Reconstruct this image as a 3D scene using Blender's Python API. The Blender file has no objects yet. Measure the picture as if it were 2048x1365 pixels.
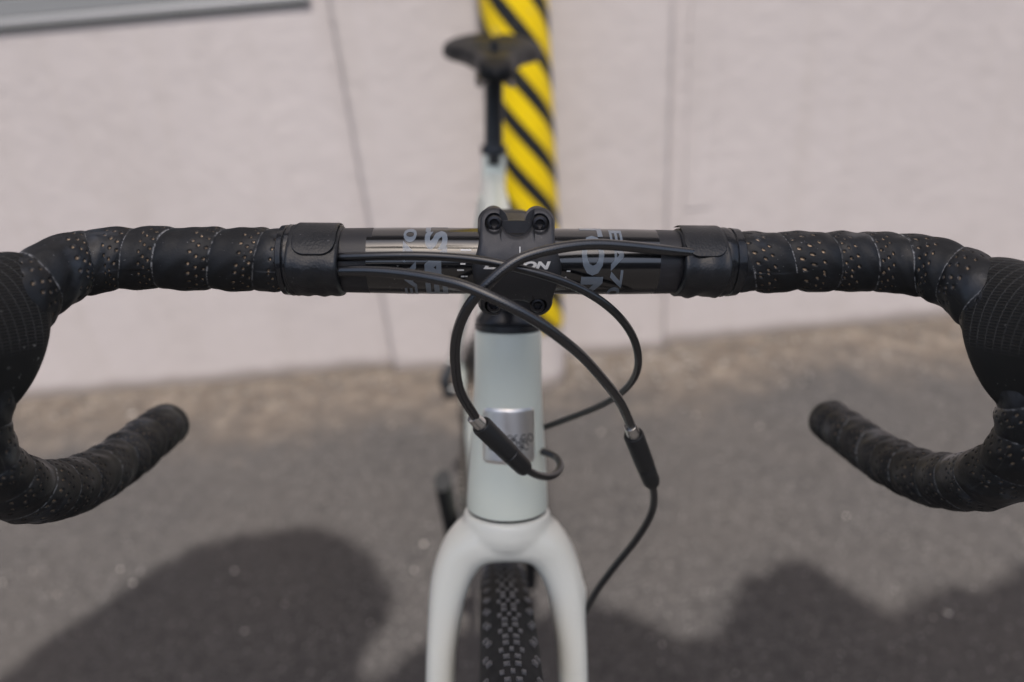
import bpy, bmesh, math, random
import numpy as np
from mathutils import Matrix, Vector

random.seed(7)
rng = np.random.default_rng(11)
C = bpy.context.scene.collection
R = math.radians
SC = bpy.context.scene

def Ry(a):
    c, s = math.cos(a), math.sin(a)
    return np.array([[c, 0, s], [0, 1, 0], [-s, 0, c]])

# ------------------------------------------------------------------ camera
# bicycle frame of reference: origin at the handlebar clamp, x across, y rearward, z up
HA = R(71.5)
DN = np.array([0, -math.cos(HA), -math.sin(HA)])      # down the steering axis
FR = np.array([0, -math.sin(HA), math.cos(HA)])       # forward, square to it
XX = np.array([1.0, 0, 0])
ST = np.array([0, .085, -.014])                       # stem clamp on the steering axis
RT = .347                                             # tyre radius
AX = ST + DN * .571 + FR * .048                       # front axle
CON = np.array([0, AX[1], AX[2] - RT])                # where the front tyre meets the ground
LEAN = R(5.6)
M = Ry(LEAN)
def W(p): return M @ (np.array(p, float) - CON)

cam_fw = M @ np.array([0.04486205, 0.89028872, -0.4531814])
cam_rt = M @ np.array([0.99899314, -0.04013179, 0.02005377])
cam_up = M @ np.array([0.00033334, 0.45362476, 0.89119272])
cam_pos = W((-0.01658297, -0.31263397, 0.11567456))
cd = bpy.data.cameras.new('camera')
cam = bpy.data.objects.new('camera', cd); C.objects.link(cam)
mw = Matrix.Identity(4)
for i in range(3):
    mw[i][0], mw[i][1], mw[i][2], mw[i][3] = cam_rt[i], cam_up[i], -cam_fw[i], cam_pos[i]
cam.matrix_world = mw
cd.sensor_width = 36; cd.lens = 23.995
cd.clip_start = .01; cd.clip_end = 500
cd.dof.use_dof = True; cd.dof.focus_distance = .318; cd.dof.aperture_fstop = 3.6
cd.dof.aperture_blades = 0
SC.camera = cam

# ------------------------------------------------------------------ light
EL, AZ = R(66), R(5.5)
SUN = np.array([math.sin(AZ) * math.cos(EL), -math.cos(AZ) * math.cos(EL), math.sin(EL)])
w = bpy.data.worlds.new('World'); SC.world = w; w.use_nodes = True
nt = w.node_tree; nt.nodes.clear()
sky = nt.nodes.new('ShaderNodeTexSky'); sky.sky_type = 'NISHITA'; sky.sun_disc = False
sky.sun_elevation = EL; sky.sun_rotation = math.pi - AZ
sky.air_density = 1.0; sky.dust_density = 4.0; sky.ozone_density = 1.0
bg = nt.nodes.new('ShaderNodeBackground'); bg.inputs['Strength'].default_value = .13
out = nt.nodes.new('ShaderNodeOutputWorld')
nt.links.new(sky.outputs[0], bg.inputs[0]); nt.links.new(bg.outputs[0], out.inputs[0])
sl = bpy.data.lights.new('sun', 'SUN'); sl.energy = 3.9; sl.angle = R(.35); sl.color = (1, .952, .90)
so = bpy.data.objects.new('sun', sl); C.objects.link(so)
so.rotation_euler = Vector(SUN).to_track_quat('Z', 'Y').to_euler()
so.location = (0, -3, 9)
vs = SC.view_settings
vs.view_transform = 'Standard'; vs.look = 'None'; vs.gamma = 1; vs.exposure = .50
vs.use_curve_mapping = False

# ------------------------------------------------------------------ helpers
def link(o, parent=None):
    C.objects.link(o)
    if parent is not None: o.parent = parent
    return o

def empty(name, label=None, cat=None, kind=None, loc=(0, 0, 0)):
    o = bpy.data.objects.new(name, None); o.location = loc; o.empty_display_size = .1
    C.objects.link(o); tag(o, label, cat, kind); return o

def tag(o, label=None, cat=None, kind=None, group=None):
    if label: o['label'] = label
    if cat: o['category'] = cat
    if kind: o['kind'] = kind
    if group: o['group'] = group
    return o

BIKE_SPACE = True
class MB:
    """collects vertices and faces, then builds ONE mesh object"""
    def __init__(s): s.v = []; s.f = []; s.n = 0; s.mi = []
    def add(s, v, f, mi=0):
        v = np.asarray(v, float); s.v.append(v)
        s.f += [tuple(int(i) + s.n for i in q) for q in f]; s.mi += [mi] * len(f); s.n += len(v)
        return s
    def rings(s, rg, cap=True, closed=True, mi=0):
        rg = np.asarray(rg, float); n, m = rg.shape[:2]
        f = []
        mm = m if closed else m - 1
        for i in range(n - 1):
            for j in range(mm):
                k = (j + 1) % m
                f.append((i * m + j, i * m + k, (i + 1) * m + k, (i + 1) * m + j))
        if cap and closed:
            f.append(tuple(range(m - 1, -1, -1))); f.append(tuple((n - 1) * m + j for j in range(m)))
        return s.add(rg.reshape(-1, 3), f, mi)
    def box(s, c, h, axes=None, mi=0, bev=0):
        c = np.array(c, float); a = np.eye(3) if axes is None else np.array(axes, float)
        v = [c + a[0] * h[0] * x + a[1] * h[1] * y + a[2] * h[2] * z for z in (-1, 1) for y in (-1, 1) for x in (-1, 1)]
        return s.add(v, [(0, 2, 3, 1), (4, 5, 7, 6), (0, 1, 5, 4), (2, 6, 7, 3), (0, 4, 6, 2), (1, 3, 7, 5)], mi)
    def build(s, name, mats, parent=None, smooth=True, sharp=35, bike=True):
        v = np.concatenate(s.v)
        if bike: v = v - CON
        me = bpy.data.meshes.new(name)
        me.from_pydata(v.tolist(), [], s.f)
        for m in (mats if isinstance(mats, (list, tuple)) else [mats]): me.materials.append(m)
        if max(s.mi): me.polygons.foreach_set('material_index', s.mi)
        bm = bmesh.new(); bm.from_mesh(me)
        bmesh.ops.recalc_face_normals(bm, faces=bm.faces); bm.to_mesh(me); bm.free()
        if smooth:
            me.polygons.foreach_set('use_smooth', [True] * len(me.polygons))
            me.set_sharp_from_angle(angle=R(sharp))
        me.update()
        return link(bpy.data.objects.new(name, me), parent)

def grid_mesh(name, P, mat, parent=None, closed=True, attrs=None, flip=False, bike=True, cap=False):
    """fast dense ring mesh from an (n,m,3) array with float attributes"""
    n, m = P.shape[:2]
    idx = np.arange(n * m).reshape(n, m)
    nx = np.roll(idx, -1, 1) if closed else idx[:, 1:]
    a = idx if closed else idx[:, :-1]
    q = np.stack([a[:-1], nx[:-1], nx[1:], a[1:]], -1).reshape(-1, 4)
    if flip: q = q[:, ::-1]
    me = bpy.data.meshes.new(name)
    v = P.reshape(-1, 3) - (CON if bike else 0)
    me.vertices.add(n * m); me.vertices.foreach_set('co', v.astype(np.float32).ravel())
    me.loops.add(len(q) * 4); me.loops.foreach_set('vertex_index', q.astype(np.int32).ravel())
    me.polygons.add(len(q)); me.polygons.foreach_set('loop_start', np.arange(0, len(q) * 4, 4, dtype=np.int32))
    me.polygons.foreach_set('use_smooth', np.ones(len(q), bool))
    me.update(calc_edges=True)
    for k, (dt, arr) in (attrs or {}).items():
        at = me.attributes.new(k, dt, 'POINT')
        at.data.foreach_set('value' if dt == 'FLOAT' else 'vector', np.asarray(arr, np.float32).ravel())
    me.materials.append(mat)
    return link(bpy.data.objects.new(name, me), parent)

def spline(pts, n):
    P = np.asarray(pts, float); k = len(P)
    E = np.vstack([2 * P[0] - P[1], P, 2 * P[-1] - P[-2]])
    out = []
    for i in range(k - 1):
        p0, p1, p2, p3 = E[i:i + 4]
        for t in np.linspace(0, 1, 24, endpoint=False):
            out.append(.5 * (2 * p1 + (p2 - p0) * t + (2 * p0 - 5 * p1 + 4 * p2 - p3) * t * t + (3 * p1 - p0 - 3 * p2 + p3) * t ** 3))
    out.append(P[-1]); out = np.array(out)
    for _ in range(3): out[1:-1] = .25 * out[:-2] + .5 * out[1:-1] + .25 * out[2:]
    d = np.r_[0, np.cumsum(np.linalg.norm(np.diff(out[:, :3], axis=0), axis=1))]
    s = np.linspace(0, d[-1], n)
    return np.stack([np.interp(s, d, out[:, i]) for i in range(out.shape[1])], 1), s

def frames(P, ref):
    T = np.gradient(P, axis=0); T /= np.linalg.norm(T, axis=1)[:, None]
    A = np.zeros_like(P); B = np.zeros_like(P)
    a = np.array(ref, float)
    for i in range(len(P)):
        a = a - T[i] * (a @ T[i]); a /= np.linalg.norm(a)
        A[i] = a; B[i] = np.cross(T[i], a)
    return T, A, B

def tube_rings(pts, r, seg=16, n=80, ref=(0, 0, 1.0), resample=True):
    P = spline(pts, n)[0] if resample else np.asarray(pts, float)
    T, A, B = frames(P, ref)
    th = np.linspace(0, 2 * np.pi, seg, endpoint=False)
    r = np.broadcast_to(np.asarray(r, float), (len(P),)) if np.ndim(r) < 2 else np.asarray(r)
    if r.ndim == 1: ra = rb = r[:, None]
    else: ra, rb = r[:, :1], r[:, 1:]
    return P[:, None] + (ra * np.cos(th))[..., None] * A[:, None] + (rb * np.sin(th))[..., None] * B[:, None]

def tube(name, pts, r, mat, parent, seg=16, n=80, ref=(0, 0, 1.0), resample=True):
    return MB().rings(tube_rings(pts, r, seg, n, ref, resample)).build(name, mat, parent)

def lathe_rings(prof, org, axis, seg=48, ref=None):
    axis = np.array(axis, float); axis /= np.linalg.norm(axis); org = np.array(org, float)
    a = np.array(ref if ref is not None else ((1, 0, 0) if abs(axis[0]) < .9 else (0, 1, 0)), float)
    a -= axis * (a @ axis); a /= np.linalg.norm(a); b = np.cross(axis, a)
    th = np.linspace(0, 2 * np.pi, seg, endpoint=False)
    return np.array([[org + axis * s + r * (math.cos(t) * a + math.sin(t) * b) for t in th] for s, r in prof])

# ------------------------------------------------------------------ materials
def mat(name, col=(.5, .5, .5), rough=.5, metal=0, spec=.5, coat=0, coat_rough=.05):
    m = bpy.data.materials.new(name); m.use_nodes = True
    b = m.node_tree.nodes['Principled BSDF']
    b.inputs['Base Color'].default_value = (*col, 1); b.inputs['Roughness'].default_value = rough
    b.inputs['Metallic'].default_value = metal; b.inputs['Specular IOR Level'].default_value = spec
    b.inputs['Coat Weight'].default_value = coat; b.inputs['Coat Roughness'].default_value = coat_rough
    return m
class N:
    """tiny node helper"""
    def __init__(s, m): s.t = m.node_tree; s.b = s.t.nodes['Principled BSDF']
    def new(s, typ, **k):
        n = s.t.nodes.new(typ)
        for a, v in k.items(): setattr(n, a, v)
        return n
    def l(s, a, b): s.t.links.new(a, b)
    def coord(s, which='Object'): return s.new('ShaderNodeTexCoord').outputs[which]
    def noise(s, scale, detail=3, rough=.5, co=None):
        n = s.new('ShaderNodeTexNoise'); n.inputs['Scale'].default_value = scale
        n.inputs['Detail'].default_value = detail; n.inputs['Roughness'].default_value = rough
        s.l(co if co is not None else s.coord(), n.inputs['Vector']); return n.outputs[0]
    def ramp(s, fac, stops):
        n = s.new('ShaderNodeValToRGB'); cr = n.color_ramp
        while len(cr.elements) < len(stops): cr.elements.new(.5)
        for e, (p, c) in zip(cr.elements, stops): e.position = p; e.color = (*c, 1) if len(c) == 3 else c
        s.l(fac, n.inputs[0]); return n.outputs[0]
    def mix(s, fac, a, b, blend='MIX'):
        n = s.new('ShaderNodeMix', data_type='RGBA', blend_type=blend)
        for x, i in ((fac, 0), (a, 6), (b, 7)):
            if hasattr(x, 'is_linked') or hasattr(x, 'links'): s.l(x, n.inputs[i])
            else: n.inputs[i].default_value = (*x, 1) if isinstance(x, tuple) else x
        return n.outputs[2]
    def math(s, op, a, b=0.0, c=0.0, clamp=False):
        n = s.new('ShaderNodeMath', operation=op, use_clamp=clamp)
        for x, i in ((a, 0), (b, 1), (c, 2)):
            if hasattr(x, 'links'): s.l(x, n.inputs[i])
            else: n.inputs[i].default_value = x
        return n.outputs[0]
    def bump(s, h, strength=.3, dist=.001):
        n = s.new('ShaderNodeBump'); n.inputs['Strength'].default_value = strength; n.inputs['Distance'].default_value = dist
        s.l(h, n.inputs['Height']); s.l(n.outputs[0], s.b.inputs['Normal']); return n
    def base(s, c): s.l(c, s.b.inputs['Base Color'])
    def rough(s, c): s.l(c, s.b.inputs['Roughness'])
    def attr(s, name): 
        n = s.new('ShaderNodeAttribute'); n.attribute_name = name; return n

M_gloss = mat('bar_gloss', (.003, .0033, .004), .26, 0, .25, .85, .11)
M_matte = mat('bar_matte', (.022, .022, .025), .42)
for m_, i_ in ((M_gloss, 1.85),): m_.node_tree.nodes['Principled BSDF'].inputs['Coat IOR'].default_value = i_
k = N(M_matte); k.bump(k.noise(1500, 2), .25, .0004)
M_stem = mat('stem_black', (.062, .063, .068), .46, .7)
k = N(M_stem); k.bump(k.noise(2200, 2, .6), .35, .0004); k.rough(k.ramp(k.noise(260, 3), [(.3, (.42,) * 3), (.7, (.54,) * 3)]))
M_bolt = mat('bolt_dark', (.05, .05, .055), .33, .85)
M_black = mat('black_plastic', (.012, .013, .014), .45)
M_blacks = mat('black_satin', (.016, .017, .019), .3)
M_etape = mat('insulating_tape', (.012, .013, .015), .22)
k = N(M_etape); k.bump(k.noise(120, 2), .4, .002)
M_lea = mat('leatherette', (.013, .0145, .017), .36)
k = N(M_lea)
vo = k.new('ShaderNodeTexVoronoi'); vo.inputs['Scale'].default_value = 900; k.l(k.coord(), vo.inputs['Vector'])
k.bump(k.math('ADD', vo.outputs[0], k.noise(300, 2)), .22, .0004)
k.rough(k.ramp(k.noise(70, 3), [(.3, (.3,) * 3), (.7, (.46,) * 3)]))
M_tape = mat('bar_tape', (.012, .0135, .016), .5, 0, .4)
k = N(M_tape)
nz = k.noise(42, 4, .6); fine = k.noise(420, 3, .6)
c0 = k.ramp(nz, [(.38, (.0050, .0058, .0070)), (.56, (.0090, .0104, .0125)), (.68, (.033, .038, .046))])
c1 = k.mix(k.math('MULTIPLY', k.attr('seam').outputs['Fac'], k.ramp(fine, [(.42, (0,) * 3), (.62, (1,) * 3)])), c0, (.36, .365, .37))
c2 = k.mix(k.attr('hole').outputs['Fac'], c1, (.62, .45, .29))
k.base(c2); k.rough(k.ramp(nz, [(.4, (.58,) * 3), (.66, (.31,) * 3)])); k.bump(k.noise(900, 3, .6), .22, .0005)
M_hood = mat('hood_rubber', (.0125, .0135, .014), .55, 0, .35)
k = N(M_hood)
sep = k.new('ShaderNodeSeparateXYZ'); k.l(k.attr('huv').outputs['Vector'], sep.inputs[0])
l1 = k.math('PINGPONG', k.math('MULTIPLY', sep.outputs[0], 1000 / 1.35), .5)
l2 = k.math('PINGPONG', k.math('MULTIPLY', sep.outputs[1], 1000 / 3.3), .5)
r1 = k.math('SUBTRACT', 1.0, k.math('MULTIPLY', l1, 5.0), clamp=True)
r2 = k.math('SUBTRACT', 1.0, k.math('MULTIPLY', l2, 9.0), clamp=True)
gridh = k.math('MULTIPLY', k.math('MAXIMUM', r1, k.math('MULTIPLY', r2, .8)), sep.outputs[2])
k.base(k.mix(k.math('MULTIPLY', gridh, .6), k.ramp(k.noise(60, 3), [(.3, (.0065, .0073, .0076)), (.7, (.0100, .0108, .0114))]), (.085, .088, .09)))
bp = k.bump(gridh, .9, .0008)
M_hose = mat('hose_black', (.007, .0075, .009), .30, 0, .5, .4, .16)
M_hose.node_tree.nodes['Principled BSDF'].inputs['Coat IOR'].default_value = 1.8
M_weave = mat('hose_woven', (.007, .0075, .009), .27, 0, .6, .5, .2)
k = N(M_weave); k.b.inputs['Coat IOR'].default_value = 1.8
sep = k.new('ShaderNodeSeparateXYZ'); k.l(k.attr('huv').outputs['Vector'], sep.inputs[0])
a1 = k.math('SINE', k.math('ADD', k.math('MULTIPLY', sep.outputs[0], 2 * math.pi / .0015), k.math('MULTIPLY', sep.outputs[1], 6.0)))
a2 = k.math('SINE', k.math('SUBTRACT', k.math('MULTIPLY', sep.outputs[0], 2 * math.pi / .0015), k.math('MULTIPLY', sep.outputs[1], 6.0)))
k.bump(k.math('MAXIMUM', a1, a2), .2, .0003)
M_paint = mat('frame_paint', (.52, .585, .56), .42, 0, .5, .5, .13)
k = N(M_paint); k.base(k.ramp(k.noise(9, 2), [(.3, (.735, .79, .70)), (.7, (.76, .815, .725))]))
M_fork = mat('fork_paint', (.775, .785, .715), .38, 0, .5, .4, .12)
M_white = mat('letter_white', (.75, .75, .73), .4)
M_decal = mat('decal_grey', (.17, .20, .235), .3, 0, .5, .6, .08)
M_decalw = mat('decal_silver', (.62, .64, .66), .35, .2)
M_badge = mat('brushed_metal', (.86, .82, .77), .34, 1.0)
k = N(M_badge)
mp = k.new('ShaderNodeMapping'); mp.inputs['Scale'].default_value = (30, 30, 2600); k.l(k.coord(), mp.inputs[0])
k.rough(k.ramp(k.noise(1, 3, .5, mp.outputs[0]), [(.3, (.31,) * 3), (.7, (.38,) * 3)]))
M_engr = mat('badge_engraving', (.02, .02, .022), .6)
M_steel = mat('steel', (.66, .65, .63), .24, 1.0)
M_tyre = mat('tyre_rubber', (.014, .0145, .015), .7, 0, .25)
k = N(M_tyre); k.base(k.ramp(k.noise(120, 3), [(.3, (.011, .0115, .012)), (.7, (.021, .021, .022))]))
M_knob = mat('knob_rubber', (.035, .035, .037), .5)
k = N(M_knob); k.base(k.ramp(k.noise(160, 3), [(.35, (.045, .045, .048)), (.7, (.21, .206, .214))]))
M_rim = mat('rim_black', (.015, .015, .016), .3)
M_saddle = mat('saddle_cover', (.005, .0055, .0065), .5, 0, .3)
k = N(M_saddle); k.bump(k.noise(700, 2), .2, .0006)
M_drive = mat('drivetrain_grey', (.06, .06, .065), .35, .8)
M_chain = mat('chain_dull', (.12, .11, .10), .4, .9)

def dust(m, scale, lo, col=(.30, .30, .29)):
    k = N(m); b = k.b.inputs['Base Color']
    f = k.ramp(k.noise(scale, 2, .5), [(lo, (0,) * 3), (lo + .03, (1,) * 3)])
    f = k.math('MULTIPLY', f, k.ramp(k.noise(45, 2), [(.45, (0,) * 3), (.6, (1,) * 3)]))
    if b.is_linked:
        src = b.links[0].from_socket; k.base(k.mix(f, src, col))
    else: k.base(k.mix(f, tuple(b.default_value[:3]), col))
dust(M_gloss, 1100, .70); dust(M_stem, 1300, .71); dust(M_tape, 800, .72, (.22, .22, .22)); dust(M_hood, 520, .70, (.20, .20, .19)); dust(M_matte, 1100, .72); dust(M_hose, 1200, .72, (.2, .2, .2)); dust(M_lea, 900, .72, (.16, .16, .16))
M_wall = mat('white_render', (.74, .70, .69), .8)
k = N(M_wall)
a = k.noise(1.1, 4, .55); b = k.noise(6, 5, .6)
col = k.ramp(a, [(.3, (.405, .368, .364)), (.7, (.447, .408, .404))])
col = k.mix(k.ramp(b, [(.55, (0,) * 3), (.75, (.35,) * 3)]), col, (.345, .312, .305))
geo = k.new('ShaderNodeNewGeometry'); sp = k.new('ShaderNodeSeparateXYZ'); k.l(geo.outputs['Position'], sp.inputs[0])
low = k.math('SUBTRACT', 1.0, k.math('DIVIDE', k.math('SUBTRACT', sp.outputs[2], k.math('MULTIPLY', k.noise(7, 4), .03)), .035), clamp=True)
mp = k.new('ShaderNodeMapping'); mp.inputs['Scale'].default_value = (9, 9, .7); k.l(k.coord(), mp.inputs[0])
streak = k.ramp(k.noise(1, 4, .6, mp.outputs[0]), [(.50, (0,) * 3), (.72, (1,) * 3)])
col = k.mix(k.math('MULTIPLY', streak, .26), col, (.33, .29, .26))
col = k.mix(k.math('MULTIPLY', low, .75), col, (.13, .108, .09))  # dirt splash plus contact shade at ground level, painted into the colour
chip = k.ramp(k.noise(30, 3, .6), [(.66, (0,) * 3), (.69, (1,) * 3)])
lowz = k.math('SUBTRACT', 1.0, k.math('DIVIDE', sp.outputs[2], .22), clamp=True)
col = k.mix(k.math('MULTIPLY', chip, lowz), col, (.25, .22, .20))
spots = k.new('ShaderNodeTexVoronoi'); spots.inputs['Scale'].default_value = 2.3; k.l(k.coord(), spots.inputs['Vector'])
spm = k.ramp(spots.outputs[0], [(.0, (.5,) * 3), (.045, (.3,) * 3), (.075, (0,) * 3)])
col = k.mix(spm, col, (.40, .37, .35))
k.base(col); k.bump(k.math('ADD', k.noise(24, 6, .65), k.math('MULTIPLY', k.noise(3.5, 4, .6), 1.1)), .30, .010)
M_wall2 = mat('filler_plaster', (.455, .418, .405), .78)
M_alu = mat('aluminium_sill', (.36, .36, .37), .5, .3)
M_frame = mat('window_frame_grey', (.16, .165, .17), .45)
M_glass = mat('window_glass', (.02, .025, .03), .06, 0, .9)
M_eave = mat('soffit', (.30, .29, .28), .8)
M_brick = mat('far_render', (.20, .17, .15), .85)
k = N(M_brick); k.base(k.ramp(k.noise(2, 4), [(.3, (.15, .13, .12)), (.7, (.24, .21, .19))]))

M_ground = mat('asphalt', (.11, .105, .10), .85)
k = N(M_ground)
co = k.coord('Object'); sp = k.new('ShaderNodeSeparateXYZ'); k.l(co, sp.inputs[0])
big = k.noise(2.6, 4, .6, co); mid = k.noise(14, 5, .65, co); gr = k.noise(170, 3, .7, co)
asp = k.ramp(gr, [(.34, (.018, .0172, .0172)), (.5, (.044, .0405, .0395)), (.66, (.102, .093, .090))])
asp = k.mix(k.ramp(k.noise(34, 5, .7, co), [(.38, (.75,) * 3), (.52, (0,) * 3)]), asp, (.026, .0242, .0238))
asp = k.mix(k.ramp(big, [(.35, (0,) * 3), (.65, (.45,) * 3)]), asp, (.062, .0545, .050))
vo = k.new('ShaderNodeTexVoronoi'); vo.inputs['Scale'].default_value = 95; k.l(co, vo.inputs['Vector'])
stone = k.ramp(vo.outputs['Distance'], [(.14, (1,) * 3), (.22, (0,) * 3)])
pick = k.ramp(vo.outputs['Color'], [(.62, (0,) * 3), (.70, (1,) * 3)])
asp = k.mix(k.math('MULTIPLY', stone, pick), asp, (.26, .245, .235))
edge = k.math('ADD', sp.outputs[1], k.math('MULTIPLY', k.math('SUBTRACT', big, .5), .55))
edge = k.math('ADD', edge, k.math('MULTIPLY', k.math('SUBTRACT', mid, .5), .25))
dirt = k.ramp(k.math('SUBTRACT', edge, .55), [(.74, (0,) * 3), (1.03, (1,) * 3)])
sand = k.ramp(mid, [(.3, (.060, .046, .036)), (.52, (.100, .080, .064)), (.74, (.175, .145, .118))])
k.base(k.mix(dirt, asp, sand))
k.bump(k.math('ADD', k.math('MULTIPLY', gr, .6), k.noise(60, 3, .6, co)), .55, .004)

M_peb = mat('pebbles', (.3, .28, .26), .7)
k = N(M_peb); oi = k.attr('tone'); k.base(k.ramp(oi.outputs['Fac'], [(0, (.05, .046, .045)), (.45, (.11, .098, .088)), (.8, (.21, .185, .165)), (1, (.50, .46, .42))]))
M_hz = mat('hazard_wrap', (.8, .6, 0), .5, 0, .3)
k = N(M_hz)
co = k.coord('Object'); sp = k.new('ShaderNodeSeparateXYZ'); k.l(co, sp.inputs[0])
ang = k.math('ARCTAN2', sp.outputs[0], k.math('MULTIPLY', sp.outputs[1], -1.0))
HZ_R, HZ_P = .0775, .116
ph = k.math('DIVIDE', k.math('ADD', sp.outputs[2], k.math('MULTIPLY', ang, HZ_R * 1.22)), HZ_P)
fr = k.math('FRACT', k.math('ADD', ph, 20.18))
hzm = k.ramp(fr, [(.0, (1,) * 3), (.41, (1,) * 3), (.425, (0,) * 3), (.985, (0,) * 3), (1.0, (1,) * 3)])
yel = k.ramp(k.noise(7, 4, .6, co), [(.3, (.68, .47, .004)), (.7, (.76, .55, .005))])
hz = k.mix(hzm, yel, (.014, .015, .017))
k.base(k.mix(k.ramp(k.noise(38, 5, .7, co), [(.64, (0,) * 3), (.70, (.7,) * 3)]), hz, (.30, .26, .16)))
M_leaf = mat('leaf_green', (.06, .10, .035), .5)
M_bark = mat('bark', (.12, .09, .065), .9)
M_roof = mat('roof_tile', (.12, .07, .055), .8)

# ------------------------------------------------------------------ ground
def ground():
    me = bpy.data.meshes.new('ground')
    xs = np.r_[-120, -30, -8, np.linspace(-2.4, 2.6, 126), 8, 30, 120]
    ys = np.r_[-120, -30, -8, -3, np.linspace(-.6, 1.9, 64), 6, 30, 120]
    X, Y = np.meshgrid(xs, ys)
    near = (np.abs(X) < 2.4) & (Y > -.55) & (Y < 1.85)
    Z = np.where(near, .0016 * np.sin(X * 9 + 2 * np.sin(Y * 7)) + .0012 * np.sin(Y * 23 + X * 5), 0)
    Z = Z + np.where(near & (Y > 1.45), .010 * np.clip((Y - 1.45) / .2, 0, 1) * (.5 + .5 * np.sin(X * 6.3 + 1.0) * np.sin(X * 2.7)), 0)
    n, m = X.shape
    v = np.stack([X, Y, Z], -1).reshape(-1, 3)
    f = [(i * m + j, i * m + j + 1, (i + 1) * m + j + 1, (i + 1) * m + j) for i in range(n - 1) for j in range(m - 1)]
    me.from_pydata(v.tolist(), [], f); me.materials.append(M_ground)
    me.polygons.foreach_set('use_smooth', [True] * len(f))
    o = link(bpy.data.objects.new('ground', me)); tag(o, 'grey asphalt ground with sandy dirt along the wall', 'ground', 'structure')
ground()

def pebbles(name, n, xr, yfun, smin, smax, tone, label):
    base = np.array([(1, 0, 0), (-1, 0, 0), (0, 1, 0), (0, -1, 0), (0, 0, 1), (0, 0, -1)], float)
    fc = np.array([(0, 2, 4), (2, 1, 4), (1, 3, 4), (3, 0, 4), (2, 0, 5), (1, 2, 5), (3, 1, 5), (0, 3, 5)])
    x = rng.uniform(*xr, n); y = yfun(n)
    sz = smin + (smax - smin) * rng.random(n) ** 3
    V = base[None] * (1 + .35 * rng.standard_normal((n, 6, 1))) * sz[:, None, None] * np.array([1, 1, .6])
    a = rng.uniform(0, 6.28, n); c, s = np.cos(a)[:, None], np.sin(a)[:, None]
    V = np.stack([V[..., 0] * c - V[..., 1] * s, V[..., 0] * s + V[..., 1] * c, V[..., 2]], -1)
    V += np.stack([x, y, sz * .25 + np.where(y > 1.45, .010, 0) * np.clip((y - 1.45) / .2, 0, 1) * (.5 + .5 * np.sin(x * 6.3 + 1) * np.sin(x * 2.7)) + .001], -1)[:, None]
    F = (fc[None] + 6 * np.arange(n)[:, None, None]).reshape(-1, 3)
    me = bpy.data.meshes.new(name); me.from_pydata(V.reshape(-1, 3).tolist(), [], F.tolist())
    at = me.attributes.new('tone', 'FLOAT', 'POINT'); at.data.foreach_set('value', np.repeat(tone(n), 6).astype(np.float32))
    me.materials.append(M_peb)
    o = link(bpy.data.objects.new(name, me)); tag(o, label, 'gravel', 'stuff')
pebbles('loose_grit', 5200, (-1.6, 2.0), lambda n: rng.uniform(.45, 1.62, n), .0008, .0042, lambda n: np.clip(.25 + .22 * rng.standard_normal(n) + (rng.random(n) > .93) * .7, 0, 1), 'small loose stones scattered over the grey asphalt')
pebbles('wall_foot_gravel', 3600, (-1.9, 2.2), lambda n: 1.66 - np.abs(rng.normal(0, .13, n)), .001, .0085, lambda n: np.clip(.48 + .16 * rng.standard_normal(n), 0, .9), 'pale gravel and crumbled dirt along the foot of the wall')

pebbles('broken_render_crumbs', 260, (.22, .62), lambda n: 1.63 - np.abs(rng.normal(0, .09, n)),   .002, .012, lambda n: np.clip(.66 + .1 * rng.standard_normal(n), 0, 1), 'pale broken crumbs of render lying on the dirt right of the striped post')

# ------------------------------------------------------------------ building
PY, PL, WT = 1.632, 1.672, 6.2     # pilaster face, panel face, wall height
bld = empty('building', 'white rendered building wall with shallow pilaster and a window sill', 'building', loc=(0, 1.7, 0))
def bpart(name, m, boxes, parent=None, bev=.004):
    k = MB()
    for x0, x1, y0, y1, z0, z1 in boxes:
        k.box(((x0 + x1) / 2, (y0 + y1) / 2, (z0 + z1) / 2), ((x1 - x0) / 2, (y1 - y0) / 2, (z1 - z0) / 2))
    o = k.build(name, m, None, smooth=False, bike=False)
    p = parent or bld
    o.parent = p; o.matrix_parent_inverse = Matrix.Translation(-Vector((0, 1.7, 0))) if p is bld else Matrix.Identity(4)
    if bev:
        b = o.modifiers.new('bevel', 'BEVEL'); b.width = bev; b.segments = 3; b.limit_method = 'ANGLE'
        o.data.polygons.foreach_set('use_smooth', [True] * len(o.data.polygons)); o.data.set_sharp_from_angle(angle=R(40))
    return o
WZ0, WZ1, WX0, WX1 = 1.005, 2.2, -3.2, -.338
bpart('wall', M_wall, [(-14, -.286, PL, 2.0, -.05, WZ0), (-14, WX0, PL, 2.0, WZ0, WT), (WX1, -.286, PL, 2.0, WZ0, WT), (WX0, WX1, PL, 2.0, WZ1, WT)], bev=0)
bpart('wall', M_wall, [(.4, 14, PL, 2.0, -.05, WT)], bev=.006)
bpart('pilaster', M_wall, [(-.283, .543, PY, 2.001, -.05, WT - .002)], bev=.016)
bpart('plaster_strip', M_wall, [(.590, .668, PL - .0020, PL + .01, .42, WT - .5)], bev=.0018)
win = bpart('window', M_frame, [(WX0 - .0, WX1, 1.735, 1.80, WZ0 + .030, WZ0 + .075), (WX0, WX1, 1.735, 1.80, WZ1 - .06, WZ1), (WX0, WX0 + .05, 1.736, 1.799, WZ0 + .0751, WZ1 - .0601), (WX1 - .05, WX1, 1.736, 1.799, WZ0 + .0751, WZ1 - .0601), (-1.86, -1.80, 1.737, 1.798, WZ0 + .0751, WZ1 - .0601)])
bpart('sill', M_alu, [(WX0, WX1 + .012, PL - .011, 1.85, WZ0 + .011, WZ0 + .027)], win, .003)
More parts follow.
